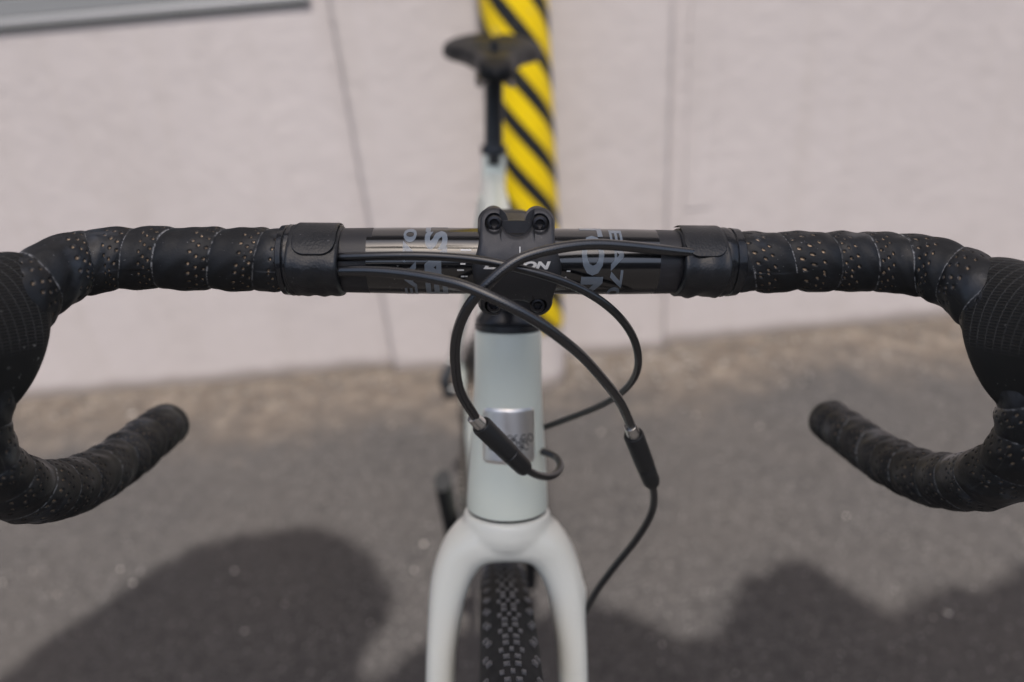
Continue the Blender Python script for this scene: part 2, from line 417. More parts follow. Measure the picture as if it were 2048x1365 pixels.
bpart('pane', M_glass, [(WX0 + .03, -1.83, 1.765, 1.772, WZ0 + .05, WZ1 - .04), (-1.829, WX1 - .03, 1.765, 1.772, WZ0 + .05, WZ1 - .04)], win, 0)
bpart('eave', M_eave, [(-14.2, 14.2, .62, 2.3, WT + .002, WT + .22)], bev=.01)

fac = MB()
fac.box((0, -14.5, 2.0), (16, 2.5, 2.05)).box((0, -14.0, 4.15), (16.2, 2.6, .1))
for x in range(-14, 15, 4):
    fac.box((x, -11.97, 1.9), (.6, .05, .75), mi=1)
o = fac.build('facing_house', [M_brick, M_glass], None, smooth=False, bike=False)
tag(o, 'low rendered house across the yard behind the photographer', 'house')

# the striped post
px, py = .152, 1.5335
post = empty('striped_post', 'round white post wrapped in yellow and black hazard stripes', 'post', loc=(px, py, 0))
def postpart(name, m, prof, seg=64):
    o = MB().rings(lathe_rings(prof, (0, 0, 0), (0, 0, 1), seg)).build(name, m, post, bike=False); return o
postpart('post_core', M_wall, [(-.04, .0735), (0.0, .0735), (.5, .073), (3.4, .073), (3.401, .02)])
postpart('hazard_sleeve', M_hz, [(.180, .0738), (.1805, .0768), (.183, HZ_R), (2.0, HZ_R), (2.003, .0768), (2.0035, .0738)], 96)

# ------------------------------------------------------------------ tree that throws the shade
def tree():
    t = empty('street_tree', 'leafy street tree behind the photographer casting shade on the asphalt', 'tree', loc=(2.9, -3.1, 0))
    LP = [(-1.35, .30), (-1.05, .45), (-.859, .654), (-.847, .677), (-.822, .727), (-.757, .8), (-.691, .895), (-.618, .95), (-.538, .966), (-.474, .97), (-.412, .981), (-.355, .968), (-.293, .925), (-.236, .855), (-.197, .787), (-.187, .738), (-.2, .695), (-.229, .656), (-.226, .592),
          (-.185, .588), (-.107, .653), (-.037, .667), (.07, .688), (.181, .707), (.232, .687), (.285, .644), (.327, .607), (.389, .617), (.43, .676), (.471, .729), (.521, .742), (.557, .773), (.604, .76), (.629, .711), (.65, .663), (.689, .621), (.742, .653), (.814, .671), (.878, .66), (.971, .708), (1.3, .8), (1.8, .9), (2.3, .8), (2.5, 0.4), (1.9, .25), (.9, .25), (.4, .22), (-.3, .2)]
    poly = np.array(LP)
    def inside(P):
        x, y = P[:, 0], P[:, 1]; c = np.zeros(len(P), bool)
        for (x0, y0), (x1, y1) in zip(poly, np.roll(poly, -1, 0)):
            k = (y0 > y) != (y1 > y)
            with np.errstate(divide='ignore', invalid='ignore'):
                xi = (x1 - x0) * (y - y0) / (y1 - y0) + x0
            c ^= k & (x < xi)
        return c
    n = 150000
    P = np.stack([rng.uniform(-1.4, 2.6, n), rng.uniform(-.3, 1.05, n)], 1)
    P = P[inside(P)]
    # keep leaves a hand's breadth inside so the edge reads as leafy lobes
    ok = np.ones(len(P), bool)
    for d in range(8): 
        a = d * math.pi / 4; ok &= inside(P + .001 * np.array([math.cos(a), math.sin(a)]))
    P = P[ok][:42000]
    P = np.vstack([P, np.stack([rng.uniform(-.035, .120, 4200), rng.uniform(.87, 1.38, 4200)], 1)]); n = len(P)  # separate leaf cluster, added to keep sun off the saddle and top tube
    z = rng.uniform(5.3, 6.2, n)
    Q = np.stack([P[:, 0] + SUN[0] / SUN[2] * z, P[:, 1] + SUN[1] / SUN[2] * z, z], 1)
    ln = rng.uniform(.03, .055, n)[:, None]
    d = rng.standard_normal((n, 3)); d /= np.linalg.norm(d, axis=1)[:, None]
    e = np.cross(d, rng.standard_normal((n, 3))); e /= np.linalg.norm(e, axis=1)[:, None]
    V = np.stack([Q - d * ln * .5, Q + e * ln * .3, Q + d * ln * .5, Q - e * ln * .3], 1).reshape(-1, 3) - np.array([2.9, -3.1, 0])
    F = np.arange(4 * n).reshape(n, 4)
    me = bpy.data.meshes.new('crown'); me.from_pydata(V.tolist(), [], F.tolist()); me.materials.append(M_leaf)
    o = link(bpy.data.objects.new('crown', me), t); o['kind'] = 'stuff'
    b = MB()
    b.rings(tube_rings([(0, 0, -.05), (.03, .02, 1.5), (-.05, .1, 3.2), (-.3, .35, 4.6)], np.linspace(.16, .09, 30), 14, 30))
    for e in ((-1.2, 1.05, 5.8), (-2.3, 1.1, 5.9), (-3.4, 1.1, 5.8), (-.6, .9, 5.9)):
        b.rings(tube_rings([(-.3, .35, 4.55), (-.3 + (e[0] + .3) * .5, .35 + (e[1] - .35) * .6, 5.0), e], np.linspace(.06, .012, 24), 8, 24, ref=(0, 1, .2)))
    b.build('trunk', M_bark, t, bike=False)
tree()

# ------------------------------------------------------------------ bicycle
bike = empty('bicycle', 'pale grey green gravel bicycle with black drop handlebar in front of the wall', 'bicycle')
bike.rotation_euler = (0, LEAN, 0)

# ---- handlebar
HALF = [(0, 0, 0), (.06, 0, 0), (.11, 0, 0), (.15, 0, .0005), (.1735, -.001, .001), (.192, -.007, .002), (.2035, -.020, .002), (.2100, -.040, -.003), (.2155, -.060, -.017), (.2220, -.074, -.039), (.2260, -.072, -.067), (.2280, -.052, -.095), (.2295, -.02, -.118), (.231, .02, -.1345), (.230, .06, -.1435), (.229, .082, -.1485)]
def half(sign): return [(x * sign, y, z) for x, y, z in HALF]
full = half(-1)[::-1] + half(1)[1:]
P, s = spline(full, 420)
ax_ = np.abs(P[:, 0]); bar_r = np.interp(ax_, [0, .055, .085, .13, .2], [.0159, .0159, .0153, .0125, .0119])
bar_r = np.where(P[:, 2] < -.01, .0119, bar_r)
rg = tube_rings(P, bar_r, 48, ref=(0, 0, 1.0), resample=False)
mb = MB(); mb.rings(rg)
o_bar = mb.build('handlebar', [M_gloss, M_matte], bike)
me = o_bar.data
cx = np.zeros(len(me.polygons) * 3); me.polygons.foreach_get('center', cx); cx = cx.reshape(-1, 3)[:, 0]
me.polygons.foreach_set('material_index', ((cx < -.0685) | (cx > .0665)).astype(np.int32))

def text_verts(body, shear=0.0, bold=.02, space=1.0, res=3):
    cu = bpy.data.curves.new('t', 'FONT'); cu.body = body; cu.size = 1; cu.shear = shear; cu.offset = bold; cu.space_character = space
    cu.resolution_u = res
    ob = bpy.data.objects.new('t', cu); C.objects.link(ob)
    dg = bpy.context.evaluated_depsgraph_get(); me = bpy.data.meshes.new_from_object(ob.evaluated_get(dg))
    bpy.data.objects.remove(ob); return me

def decal(name, body, place, width, height, mat_, parent, shear=0, bold=.02, cuts=90, keep=None):
    """flat print: text stretched to width x height, sliced finely, then laid on a curved surface by place(u, v)"""
    me = text_verts(body, shear, bold)
    bm = bmesh.new(); bm.from_mesh(me)
    bmesh.ops.remove_doubles(bm, verts=bm.verts, dist=1e-5)
    xs = [v.co.x for v in bm.verts]; ys = [v.co.y for v in bm.verts]
    x0, x1, y0, y1 = min(xs), max(xs), min(ys), max(ys)
    for v in bm.verts: v.co = ((v.co.x - x0) / (x1 - x0) * width, (v.co.y - y0) / (y1 - y0) * height, 0)
    for i in range(1, cuts):
        bmesh.ops.bisect_plane(bm, geom=bm.verts[:] + bm.edges[:] + bm.faces[:], plane_co=(width * i / cuts, 0, 0), plane_no=(1, 0, 0))
    if height > .003:
        for i in range(1, 6):
            bmesh.ops.bisect_plane(bm, geom=bm.verts[:] + bm.edges[:] + bm.faces[:], plane_co=(0, height * i / 6, 0), plane_no=(0, 1, 0))
    for v in bm.verts: v.co = Vector(np.array(place(v.co.x, v.co.y)) - CON)
    bm.to_mesh(me); bm.free(); me.materials.clear(); me.materials.append(mat_); me.name = name
    me.polygons.foreach_set('use_smooth', [True] * len(me.polygons))
    return link(bpy.data.objects.new(name, me), parent)

RB = .01602
def cyl(x, a): return (x, -RB * math.cos(a), RB * math.sin(a))
def on_left(x0, a0): return lambda u, v: cyl(x0 - v, a0 + u / RB)
def on_right(x0, a0): return lambda u, v: cyl(x0 + v, a0 - u / RB)
decal('lettering', 'EA70', on_left(-.0465, R(-64)), .0425, .0062, M_decal, o_bar, 0, .03)
decal('lettering', 'EASTON', on_left(-.0322, R(-61)), .0930, .0106, M_decal, o_bar, 0, .045, 160)
decal('lettering', 'EA70', on_right(.0436, R(88)), .0425, .0062, M_decal, o_bar, 0, .03)
decal('lettering', 'EASTON', on_right(.0300, R(-70 + 333)), .0930, .0106, M_decal, o_bar, 0, .045, 160)
# alignment marks printed beside the stem
def tick(xa, xb, a, h=.0006):
    n = 4
    q = [cyl(x, a + dd / RB) for dd in (-h / 2, h / 2) for x in np.linspace(xa, xb, n)]
    MB().add(np.array(q), [(i, i + 1, n + i + 1, n + i) for i in range(n - 1)]).build('scale_mark', M_white, o_bar)
for px_, ex, py_ in ((922, 942, 502), (921, 931, 528), (915, 928, 540), (922, 929, 552), (930, 935, 552)):
    tick((px_ - 1031) * .000239, (ex - 1031) * .000239, R(20) + math.asin((523 - py_) / 66), .0007)
for px_, ex, py_ in ((1128, 1135, 541), (1125, 1128, 553)):
    tick((px_ - 1031) * .000239, (ex - 1031) * .000239, R(20) + math.asin((523 - py_) / 66), .0006)

# ---- bar tape
def bar_tape(sign):
    P, s = spline([p for p in half(sign) if abs(p[0]) >= .06], 1)
    pts = [(sign * (.1095 if sign < 0 else .1075), 0, 0)] + [p for p in half(sign) if abs(p[0]) >= .15]
    P, s = spline(pts, 1050); L = s[-1]
    T, A, B = frames(P, (0, -1, 0))          # A: front, B: up or down
    m = 250
    th = np.linspace(0, 2 * np.pi, m, endpoint=False)[None]
    sg = np.sign(B[0][2])                     # make theta rise upward
    S_ = s[:, None] + 0 * th
    pitch = .0202
    h = S_ / pitch + .10 * np.sin(S_ * 97 + sign) + .07 * np.sin(S_ * 231 + 2 * sign) + th / (2 * np.pi) + .05 * np.sin(th + S_ * 60) + (.30 if sign < 0 else .62)
    fl = np.floor(h); t = h - fl
    jit = np.sin(fl * 12.9898 + sign) * 43758.5453; jit = jit - np.floor(jit)
    bump = np.sin(np.pi * np.clip(t, 0, 1) ** .85) ** .62
    r = np.interp(s, [0, .004, .04, .12, L - .03, L], [.0150, .0153, .0149, .0150, .0152, .0148])[:, None] - .0012 + bump * (.00085 + .0007 * jit)
    wob = .00034 * np.sin(S_ * 410 + 3 * np.sin(th * 2)) * np.sin(th * 3 + S_ * 160)
    r = r + wob
    wmm = t * pitch; amm = (th + 2 * np.pi * jit) * .0150
    hole = np.zeros_like(r); dep = np.zeros_like(r)
    for c, col in enumerate((.0022, .0055, .0089)):
        gap = .0053
        q = (amm + wmm * .25 + (c % 2) * gap / 2) / gap
        da = (q - np.floor(q) - .5) * gap
        cell = np.floor(q); jr = np.sin((cell * 78.233 + fl * 37.7 + c * 9.1)) * 43758.5; jr = jr - np.floor(jr)
        rr = np.hypot(da + (jr - .5) * .0007, wmm - col - (jr - .5) * .0008)
        dep = np.maximum(dep, np.clip((.00086 - rr) / .00030, 0, 1))
        hole = np.maximum(hole, np.clip((.00062 - rr) / .00020, 0, 1) * (.35 + .65 * jr))
    hole = hole * np.where(S_ > .10, .55, 1.0)
    r = r - dep * .00085
    seam = np.clip(1 - np.minimum(t, 1 - t) / .028, 0, 1) * np.clip(np.sin(S_ * 37 + jit * 6) * .6 + .55, 0, 1)
    Pt = P[:, None] + (r * np.cos(th))[..., None] * A[:, None] + (r * np.sin(th) * sg)[..., None] * B[:, None]
    o = grid_mesh('bar_tape', Pt, M_tape, bike, attrs={'hole': ('FLOAT', hole), 'seam': ('FLOAT', seam)}, flip=(sg < 0) ^ False)
    # rounded end plug
    e, d = P[-1], T[-1]
    pl = MB().rings(lathe_rings([(-.004, .0140), (0, .0144), (.002, .0143), (.005, .0128), (.0072, .0095), (.0082, .004), (.0083, .0005)], e, d, 40))
    pl.build('bar_end_plug', M_black, bike)
bar_tape(-1); bar_tape(1)

# ---- finishing covers where the hoses leave the tape
def cover(sign):
    n, m = 40, 120
    xs = np.linspace(*((.082, .1055) if sign < 0 else (.0777, .1000)), n); th = np.linspace(0, 2 * np.pi, m, endpoint=False)
    X, TH = np.meshgrid(xs, th, indexing='ij')
    r = .0168 + .0 * X
    bulge = np.exp(-((TH - R(6) + np.pi) % (2 * np.pi) - np.pi) ** 2 / .32)
    r = r + bulge * .0040 + .0005 * np.sin(X * 500) * np.sin(TH * 2 + sign)
    r = r + .0005 * np.exp(-((TH - R(262) + np.pi) % (2 * np.pi) - np.pi) ** 2 / .4) * (1 + np.sin(X * 900))
    edge = np.minimum(X - xs[0], xs[-1] - X)
    r = r - .0010 * np.clip(1 - edge / .0012, 0, 1) ** 2
    outer = np.stack([sign * X, -r * np.cos(TH), r * np.sin(TH)], -1)
    inner = outer[0].copy(); inner[:, 1:] *= .9
    Pt = np.concatenate([inner[None], outer])
    o = grid_mesh('finishing_cover', Pt, M_lea, bike, flip=sign > 0)
    # rounded tongue stuck on top
    c = MB(); N_ = 26; K = 46
    xa, xb = (.0832, .1030) if sign < 0 else (.0785, .0982)
    rows = []
    for i in range(N_):
        q = i / (N_ - 1); x = xa + (xb - xa) * q
        e = min(q, 1 - q) * (xb - xa); rc = .0062
        drop = rc - math.sqrt(max(rc * rc - (rc - e) ** 2, 0)) if e < rc else 0
        lo = R(27) + drop / .018
        al = lo + (R(128) - lo) * np.linspace(0, 1, K) ** 1.6
        g = math.exp(-(((lo - R(6)) ** 2)) / .32)
        rr = []
        for a_ in al:
            b_ = .0168 + .0040 * math.exp(-((a_ - R(6)) ** 2) / .32)
            d = min((a_ - lo) * .018, e + .0002)
            rr.append(b_ + .0002 + .00085 * min(1, max(0, d / .0005)) ** .5)
        rows.append([(sign * x, -r_ * math.cos(a_), r_ * math.sin(a_)) for r_, a_ in zip(rr, al)])
    c.rings(rows, cap=False, closed=False)
    c.build('cover_tongue', M_lea, o, sharp=60)
    et = MB().rings(np.array([[(sign * x, -r_ * math.cos(a), r_ * math.sin(a)) for a in np.linspace(0, 2 * np.pi, 64, endpoint=False)]
                              for x, r_ in ([(.1048, .0150), (.1050, .0169), (.1068, .0170), (.1078, .0163), (.1082, .0167), (.1104, .0165), (.1112, .0150)] if sign < 0 else [(.0990, .0150), (.0993, .0169), (.1015, .0171), (.1040, .0163), (.1044, .0168), (.1082, .0164), (.1090, .0150)])]), cap=False)
    et.build('electrical_tape', M_etape, bike)
cover(-1); cover(1)

# ---- stem
nS = np.array([0, -.085, .014]); nS /= np.linalg.norm(nS); tS = np.array([0, nS[2], -nS[1]])
def SP(x, t, n): return XX * x + tS * t + nS * n
rows = []
for q in np.linspace(0, 1, 26):                       # body from bar clamp to steerer clamp
    n_ = .006 - q * .092
    hw = np.interp(q, [0, .1, .25, .8, 1], [.0165, .0165, .0150, .0150, .0160]); hh = np.interp(q, [0, .12, .3, 1], [.0205, .0195, .0140, .0150])
    a = np.linspace(0, 2 * np.pi, 40, endpoint=False); e = .55
    rows.append([SP(hw * np.sign(math.cos(x)) * abs(math.cos(x)) ** e, hh * np.sign(math.sin(x)) * abs(math.sin(x)) ** e, n_) for x in a])
sm = MB().rings(rows)
sm.rings(lathe_rings([(-.0135, .012), (-.013, .0158), (-.012, .0166), (.020, .0166), (.021, .0160), (.0212, .013)], ST, DN, 48))
# clamp lugs behind the faceplate
for x in (-.0106, .0106):
    for t in (-.0195, .0195): sm.rings(lathe_rings([(-.012, .0058), (.001, .0066), (.0035, .0066)], SP(x, t, 0), nS, 28))
stem = sm.build('stem', M_stem, bike)

BX, BT = .0106, .0196
def plate_n(x, t):
    at = abs(t)
    n_ = .0205 - .0100 * min(at / .0196, 1) ** 2 - max(0, at - .0196) * .75
    sd_ = math.exp(-((at / .0085) ** 2))
    return n_ - (.0004 + .0030 * sd_) * max(0, (abs(x) - .0105) / .0067) ** 2
def t_hi(ax, top=True):
    rl = .0066
    d = abs(ax - BX)
    if ax >= BX: return BT + math.sqrt(max(rl * rl - d * d, 0))
    inner = BT + math.sqrt(max(rl * rl - d * d, 0)) if d < rl else BT
    nd = .0140 if top else .0165                       # bottom of the U between the lobes
    u_ = ax / (BX - .0028)
    if u_ < 1: return min(inner, nd + (BT + .0012 - nd) * (1 - math.sqrt(max(1 - u_ ** 2.2, 0))) * 1.15)
    return inner
xs = np.unique(np.concatenate([np.linspace(-1, 1, 97)])); xs = BX * 0 + .0172 * np.sin(xs * math.pi / 2)
tt = np.linspace(-1, 1, 190)
Pl = np.zeros((len(xs), len(tt), 3)); mid_hw = .0172
for i, x in enumerate(xs):
    hi, lo = t_hi(abs(x)), t_hi(abs(x), False)
    for j, q in enumerate(tt):
        t = hi * q if q > 0 else lo * q
        wid = 1 + .21 * math.exp(-((t + .001) / .0085) ** 2)
        xx = x * wid
        n_ = plate_n(x, t)
        d = min((.0172 - abs(x)) * .9, (hi - t) if q > 0 else (t + lo))
        rr = .0016
        if d < rr: n_ -= rr - math.sqrt(max(rr * rr - (rr - d) ** 2, 0))
        for bx in (-BX, BX):
            for bt in (BT, -BT):
                dd = math.hypot(x - bx, t - bt)
                n_ -= .0034 * min(1, max(0, (.00435 - dd) / .00035))
        Pl[i, j] = SP(xx, t, n_)
# skirt back to the clamp
brd = lambda k: Pl[k]
face = grid_mesh('faceplate', Pl, M_stem, stem, closed=False, flip=True)
sk = MB(); ring = np.concatenate([Pl[:, 0], Pl[-1, 1:], Pl[::-1, -1][1:], Pl[0, ::-1][1:-1]])
back = ring - np.outer((ring @ nS) - .0032, nS)
mid = ring * .35 + back * .65; mid[:, 0] *= 1.02
back[:, 0] *= 1.06
sk.rings(np.array([ring, mid, back]), cap=False); o = sk.build('faceplate_edge', M_stem, stem)
def bolt(x, t, flat=False):
    b = MB(); base = plate_n(x, t) - .0034
    prof = [(-.001, .0036), (.0022, .0036), (.0028, .0032), (.0030, .0022)]
    b.rings(lathe_rings(prof, SP(x, t, base), nS, 36), cap=False)
    hx = []
    for r_, d in ((.0022, .0030), (.0019, .0026), (.0018, .0004)):
        hx.append([SP(x, t, base) + nS * d + r_ * (math.cos(a) * XX + math.sin(a) * tS) * (1 if r_ > .002 else 1 / math.cos((a % (math.pi / 3)) - math.pi / 6) * .92) for a in np.linspace(0, 2 * np.pi, 36, endpoint=False)])
    b.rings(np.array(hx), cap=False)
    b.add(np.array(hx[-1]), [tuple(range(36))])
    return b.build('bolt', M_bolt, stem)
for x in (-BX, BX):
    for t in (BT, -BT): bolt(x, t)
def on_plate(u, v):
    x = u - .0131; t = .0002 + v
    return SP(x * (1 + .21 * math.exp(-((t + .001) / .0085) ** 2)), t, plate_n(x, t) + .00012)
decal('lettering', 'EASTON', on_plate, .0262, .0037, M_white, stem, .35, .055, 40)
scr = MB(); scr.add([SP(.0010 + dx, t, plate_n(.001, t) + .0001) for t in (.0068, .0085, .0102) for dx in (-.00022, .00022)], [(0, 1, 3, 2), (2, 3, 5, 4)]); scr.build('paint_chip', M_white, stem)

# ---- headset, spacers, head tube, fork
hs = MB().rings(lathe_rings([(.020, .0148), (.0445, .0148), (.0450, .0158), (.0475, .0172), (.0510, .0200), (.0530, .0205), (.0534, .0198), (.0540, .0198), (.0543, .0208), (.0575, .0209), (.0580, .0195), (.0586, .0195)], ST, DN, 64))
hs.build('headset', M_blacks, bike)
ht = MB().rings(lathe_rings([(.0575, .0185), (.0588, .0200), (.0594, .0204), (.0604, .0207), (.075, .0208), (.095, .0212), (.115, .0224), (.135, .0239), (.155, .0252), (.1710, .0260), (.1721, .0258), (.1725, .0252)], ST, DN, 96))
head = ht.build('head_tube', M_paint, bike)
MB().rings(lathe_rings([(.1715, .0235), (.1719, .0253), (.1737, .0254), (.1741, .0235)], ST, DN, 64)).build('crown_seal', M_black, bike)
# badge on the front of the head tube
def ht_r(s): return float(np.interp(s, [.0604, .075, .095, .115, .135, .155], [.0207, .0208, .0212, .0224, .0239, .0252]))
def on_ht(x_arc, s, lift):
    r_ = ht_r(s) + lift; a = x_arc / r_
    return ST + DN * s + FR * (r_ * math.cos(a)) + XX * (r_ * math.sin(a))
bd = MB(); rows = []
for i in range(30):
    q = i / 29; s_ = .1035 + .0335 * q; e = min(q, 1 - q) * .0335; rc = .0030
    ins = rc - math.sqrt(rc * rc - (rc - e) ** 2) if e < rc else 0
    hw = .0172 - ins
    rows.append([on_ht(hw * c, s_, .0006 if abs(c) < .999 and 0 < i < 29 else .0001) for c in np.r_[-1, np.linspace(-.985, .985, 40), 1]])
bd.rings(rows, cap=False, closed=False)
badge = bd.build('head_badge', M_badge, head, sharp=50)
en = MB()
def loopstroke(cx, cs, pts, wd=.0006):
    n = len(pts)
    for (ax0, as0), (ax1, as1) in zip(pts[:-1], pts[1:]):
        dx, ds = ax1 - ax0, as1 - as0; l_ = math.hypot(dx, ds) or 1; nx_, ns_ = -ds / l_ * wd / 2, dx / l_ * wd / 2
        en.add([on_ht(cx + a_, cs + b_, .0008) for a_, b_ in ((ax0 + nx_, as0 + ns_), (ax1 + nx_, as1 + ns_), (ax1 - nx_, as1 - ns_), (ax0 - nx_, as0 - ns_))], [(0, 1, 2, 3)])
for row, (s0, n_) in enumerate(((.1215, 7), (.1262, 6))):
    for q in range(n_):
        cx_ = -.0120 + q * .0043 + row * .0010; ra, rb = .0019, .0022
        a0, a1 = ((.4, 5.9), (-1.2, 3.9), (0, 6.3), (1.2, 6.6), (-.5, 4.6), (.2, 5.2), (.9, 7.0))[(q + row * 2) % 7]
        loopstroke(cx_, s0, [(ra * math.cos(a), rb * math.sin(a) + .0009 * math.cos(a)) for a in np.linspace(a0, a1, 16)])
        if (q + row) % 2: loopstroke(cx_, s0, [(-.0016, .0022), (.0004, -.0004), (.0019, .0016)])
en.build('engraving', M_engr, badge)

def FK(x, s, e): return ST + DN * s + FR * e + XX * x
def fork():
    mb = MB()
    half_ = [(0, .1905), (.012, .1912), (.0225, .1960), (.0312, .2075), (.0373, .2240), (.0405, .248), (.0430, .28), (.047, .40), (.052, .571)]
    ri = [.0158, .0158, .0152, .0140, .0124, .0108, .0096, .0088, .0080]; rd = [.0245, .0242, .0225, .0195, .0172, .0156, .0145, .0120, .0090]
    pts = [(-x, s, i) for i, (x, s) in enumerate(half_)][::-1] + [(x, s, i) for i, (x, s) in enumerate(half_)][1:]
    arr = [(*FK(x, s, max(0, (s - .2) / .371 * .048)), ri[i], rd[i]) for x, s, i in pts]
    Q, _ = spline(arr, 150)
    Pc = Q[:, :3]
    T = np.gradient(Pc, axis=0); T /= np.linalg.norm(T, axis=1)[:, None]
    th = np.linspace(0, 2 * np.pi, 32, endpoint=False)
    rgs = []
    for i in range(len(Pc)):
        d = FR - T[i] * (FR @ T[i]); d /= np.linalg.norm(d); b_ = np.cross(T[i], d); ee = .85
        rgs.append([Pc[i] + d * Q[i, 4] * np.sign(math.cos(t)) * abs(math.cos(t)) ** ee + b_ * Q[i, 3] * np.sign(math.sin(t)) * abs(math.sin(t)) ** ee for t in th])
    mb.rings(np.array(rgs))
    mb.rings(lathe_rings([(.1740, .0270), (.178, .0280), (.185, .0288), (.192, .0266), (.196, .0200)], ST, DN, 48))
    for sg in (-1, 1): mb.box(FK(sg * .052, .575, .049), (.004, .014, .016))
    mb.rings(tube_rings([FK(.0440, .212, .010), FK(.0470, .226, .009), FK(.0490, .242, .009)], np.array([.003, .0044, .003]), 12, 3, resample=False))
    o = mb.build('fork', M_fork, bike)
    r = o.modifiers.new('r', 'REMESH'); r.mode = 'VOXEL'; r.voxel_size = .0016; r.use_smooth_shade = True
    s_ = o.modifiers.new('s', 'SMOOTH'); s_.factor = .5; s_.iterations = 14
    dg = bpy.context.evaluated_depsgraph_get(); me = bpy.data.meshes.new_from_object(o.evaluated_get(dg))
    o.modifiers.clear(); o.data = me; me.name = 'fork'
    me.polygons.foreach_set('use_smooth', [True] * len(me.polygons))
    return o
fork()

# ---- frame tubes
BB = np.array([0, .466, -.612]); RA = np.array([0, .890, CON[2] + RT]); SEAT = np.array([0, .606, -.104])
def ftube(name, pts, ra, rb, parent=bike, m=M_paint):
    n = 40
    Rr = np.stack([np.interp(np.linspace(0, 1, n), np.linspace(0, 1, len(ra)), ra), np.interp(np.linspace(0, 1, n), np.linspace(0, 1, len(rb)), rb)], 1)
    return MB().rings(tube_rings(pts, Rr, 28, n, ref=(0, 0, 1.0) if abs(np.array(pts[-1]) - np.array(pts[0]))[2] < .3 else (0, -1.0, .3))).build(name, m, bike if parent is None else parent)
ftube('top_tube', [(0, .082, -.088), (0, .3, -.0965), SEAT + [0, .012, -.004]], [.020, .016, .0145], [.0195, .0175, .0125])
ftube('down_tube', [(0, .052, -.150), (0, .25, -.385), BB], [.024, .024, .024], [.0225, .024, .027])
ftube('seat_tube', [BB, (BB + SEAT) / 2, SEAT + np.array([0, .006, .026])], [.021, .0165, .0160], [.022, .0160, .0158])
for sg in (-1, 1):
    ftube('seat_stay', [SEAT + [sg * .012, .006, -.03], (sg * .030, .70, -.27), (sg * .066, .884, -.525)], [.009, .008, .008], [.008, .007, .007])
    ftube('chain_stay', [BB + [sg * .020, .01, 0], (sg * .032, .66, -.592), (sg * .058, .885, -.545)], [.011, .009, .008], [.009, .008, .007])
MB().rings(lathe_rings([(-.036, .021), (.036, .021)], BB, (1, 0, 0), 40)).build('bottom_bracket', M_black, bike)

# ---- seat post and saddle
sd = np.array([0, math.cos(R(74)), math.sin(R(74))])
cl = MB().rings(lathe_rings([(.028, .0150), (.0285, .0176), (.040, .0176), (.0405, .0140)], SEAT + [0, .002, 0], sd, 40)).box(SEAT + sd * .026 + np.array([0, -.018, 0]), (.008, .006, .006))
cl.build('seat_clamp', M_blacks, bike)
MB().rings(lathe_rings([(0, .0125), (.125, .0122), (.132, .0150), (.150, .0165), (.152, .010)], SEAT + [0, .002, 0], sd, 36)).build('seat_post', M_blacks, bike)
TOP = SEAT + sd * .150
def saddle():
    rows = []
    ys = np.linspace(.492, .778, 44)
    for y in ys:
        w_ = np.interp(y, [.492, .496, .505, .53, .60, .66, .70, .735, .76, .772, .778], [.004, .014, .019, .021, .026, .044, .062, .0715, .0700, .060, .035])
        z0 = np.interp(y, [.492, .52, .62, .72, .778], [.036, .041, .042, .050, .056])
        th_ = np.interp(y, [.492, .52, .7, .76, .778], [.008, .014, .0155, .0155, .011])
        ring = []
        for a in np.linspace(0, 2 * np.pi, 48, endpoint=False):
            c_, s_ = math.cos(a), math.sin(a)
            x = w_ * np.sign(c_) * abs(c_) ** .6
            droop = .010 * (abs(x) / .0715) ** 2
            zz = th_ * np.sign(s_) * abs(s_) ** .6 * (.75 if s_ > 0 else 1.0)
            ch = .005 * math.exp(-(x / .008) ** 2) * (s_ > 0) * (y > .58)
            ring.append((x, y, z0 - droop + zz - ch))
        rows.append(ring)
    o = MB().rings(np.array(rows)).build('saddle', M_saddle, bike, sharp=80)
    rl = MB()
    for sg in (-1, 1):
        rl.rings(tube_rings([(sg * .008, .515, .030), (sg * .020, .56, .018), (sg * .0215, .66, .017), (sg * .022, .70, .022), (sg * .03, .75, .040)], .0035, 10, 50))
    rl.build('saddle_rail', M_drive, o)
    kk = MB().rings(lathe_rings([(-.028, .004), (-.027, .011), (.027, .011), (.028, .004)], TOP + [0, .0, .006], (1, 0, 0), 28))
    kk.box(TOP + np.array([0, -.004, -.006]), (.019, .020, .009)).rings(lathe_rings([(0, .005), (.035, .005)], TOP + [0, -.026, -.012], (0, .1, 1), 14))
    kk.build('saddle_clamp', M_black, bike)
saddle()

# ---- wheels
def torus_rings(c, Rm, r, nu=160, nv=32, sq=1.0, a0=0, a1=2 * np.pi):
    rows = []
    for u in np.linspace(a0, a1, nu, endpoint=True):
        er = np.array([0, math.cos(u), math.sin(u)])
        rows.append([c + er * (Rm + r * math.cos(v)) + XX * (r * sq * math.sin(v)) for v in np.linspace(0, 2 * np.pi, nv, endpoint=False)])
    return np.array(rows)
knob_cache = {}
def knob_mesh(kind):
    if kind in knob_cache: return knob_cache[kind]
    hx, hy, hz = {'pair': (.0017, .0011, .0014), 'dot': (.0012, .0012, .0014), 'side': (.0018, .0014, .0014)}[kind]
    v = [(sx * hx * f, sy * hy * f, z) for z, f in ((-.0012, 1.12), (hz * .75, 1.0), (hz, .82)) for sx, sy in ((-1, -1), (1, -1), (1, 1), (-1, 1))]
    f = [(8, 9, 10, 11)] + [(b + i, b + (i + 1) % 4, b + 4 + (i + 1) % 4, b + 4 + i) for b in (0, 4) for i in range(4)]
    me = bpy.data.meshes.new('knob'); me.from_pydata(v, [], f); me.materials.append(M_knob); knob_cache[kind] = me; return me
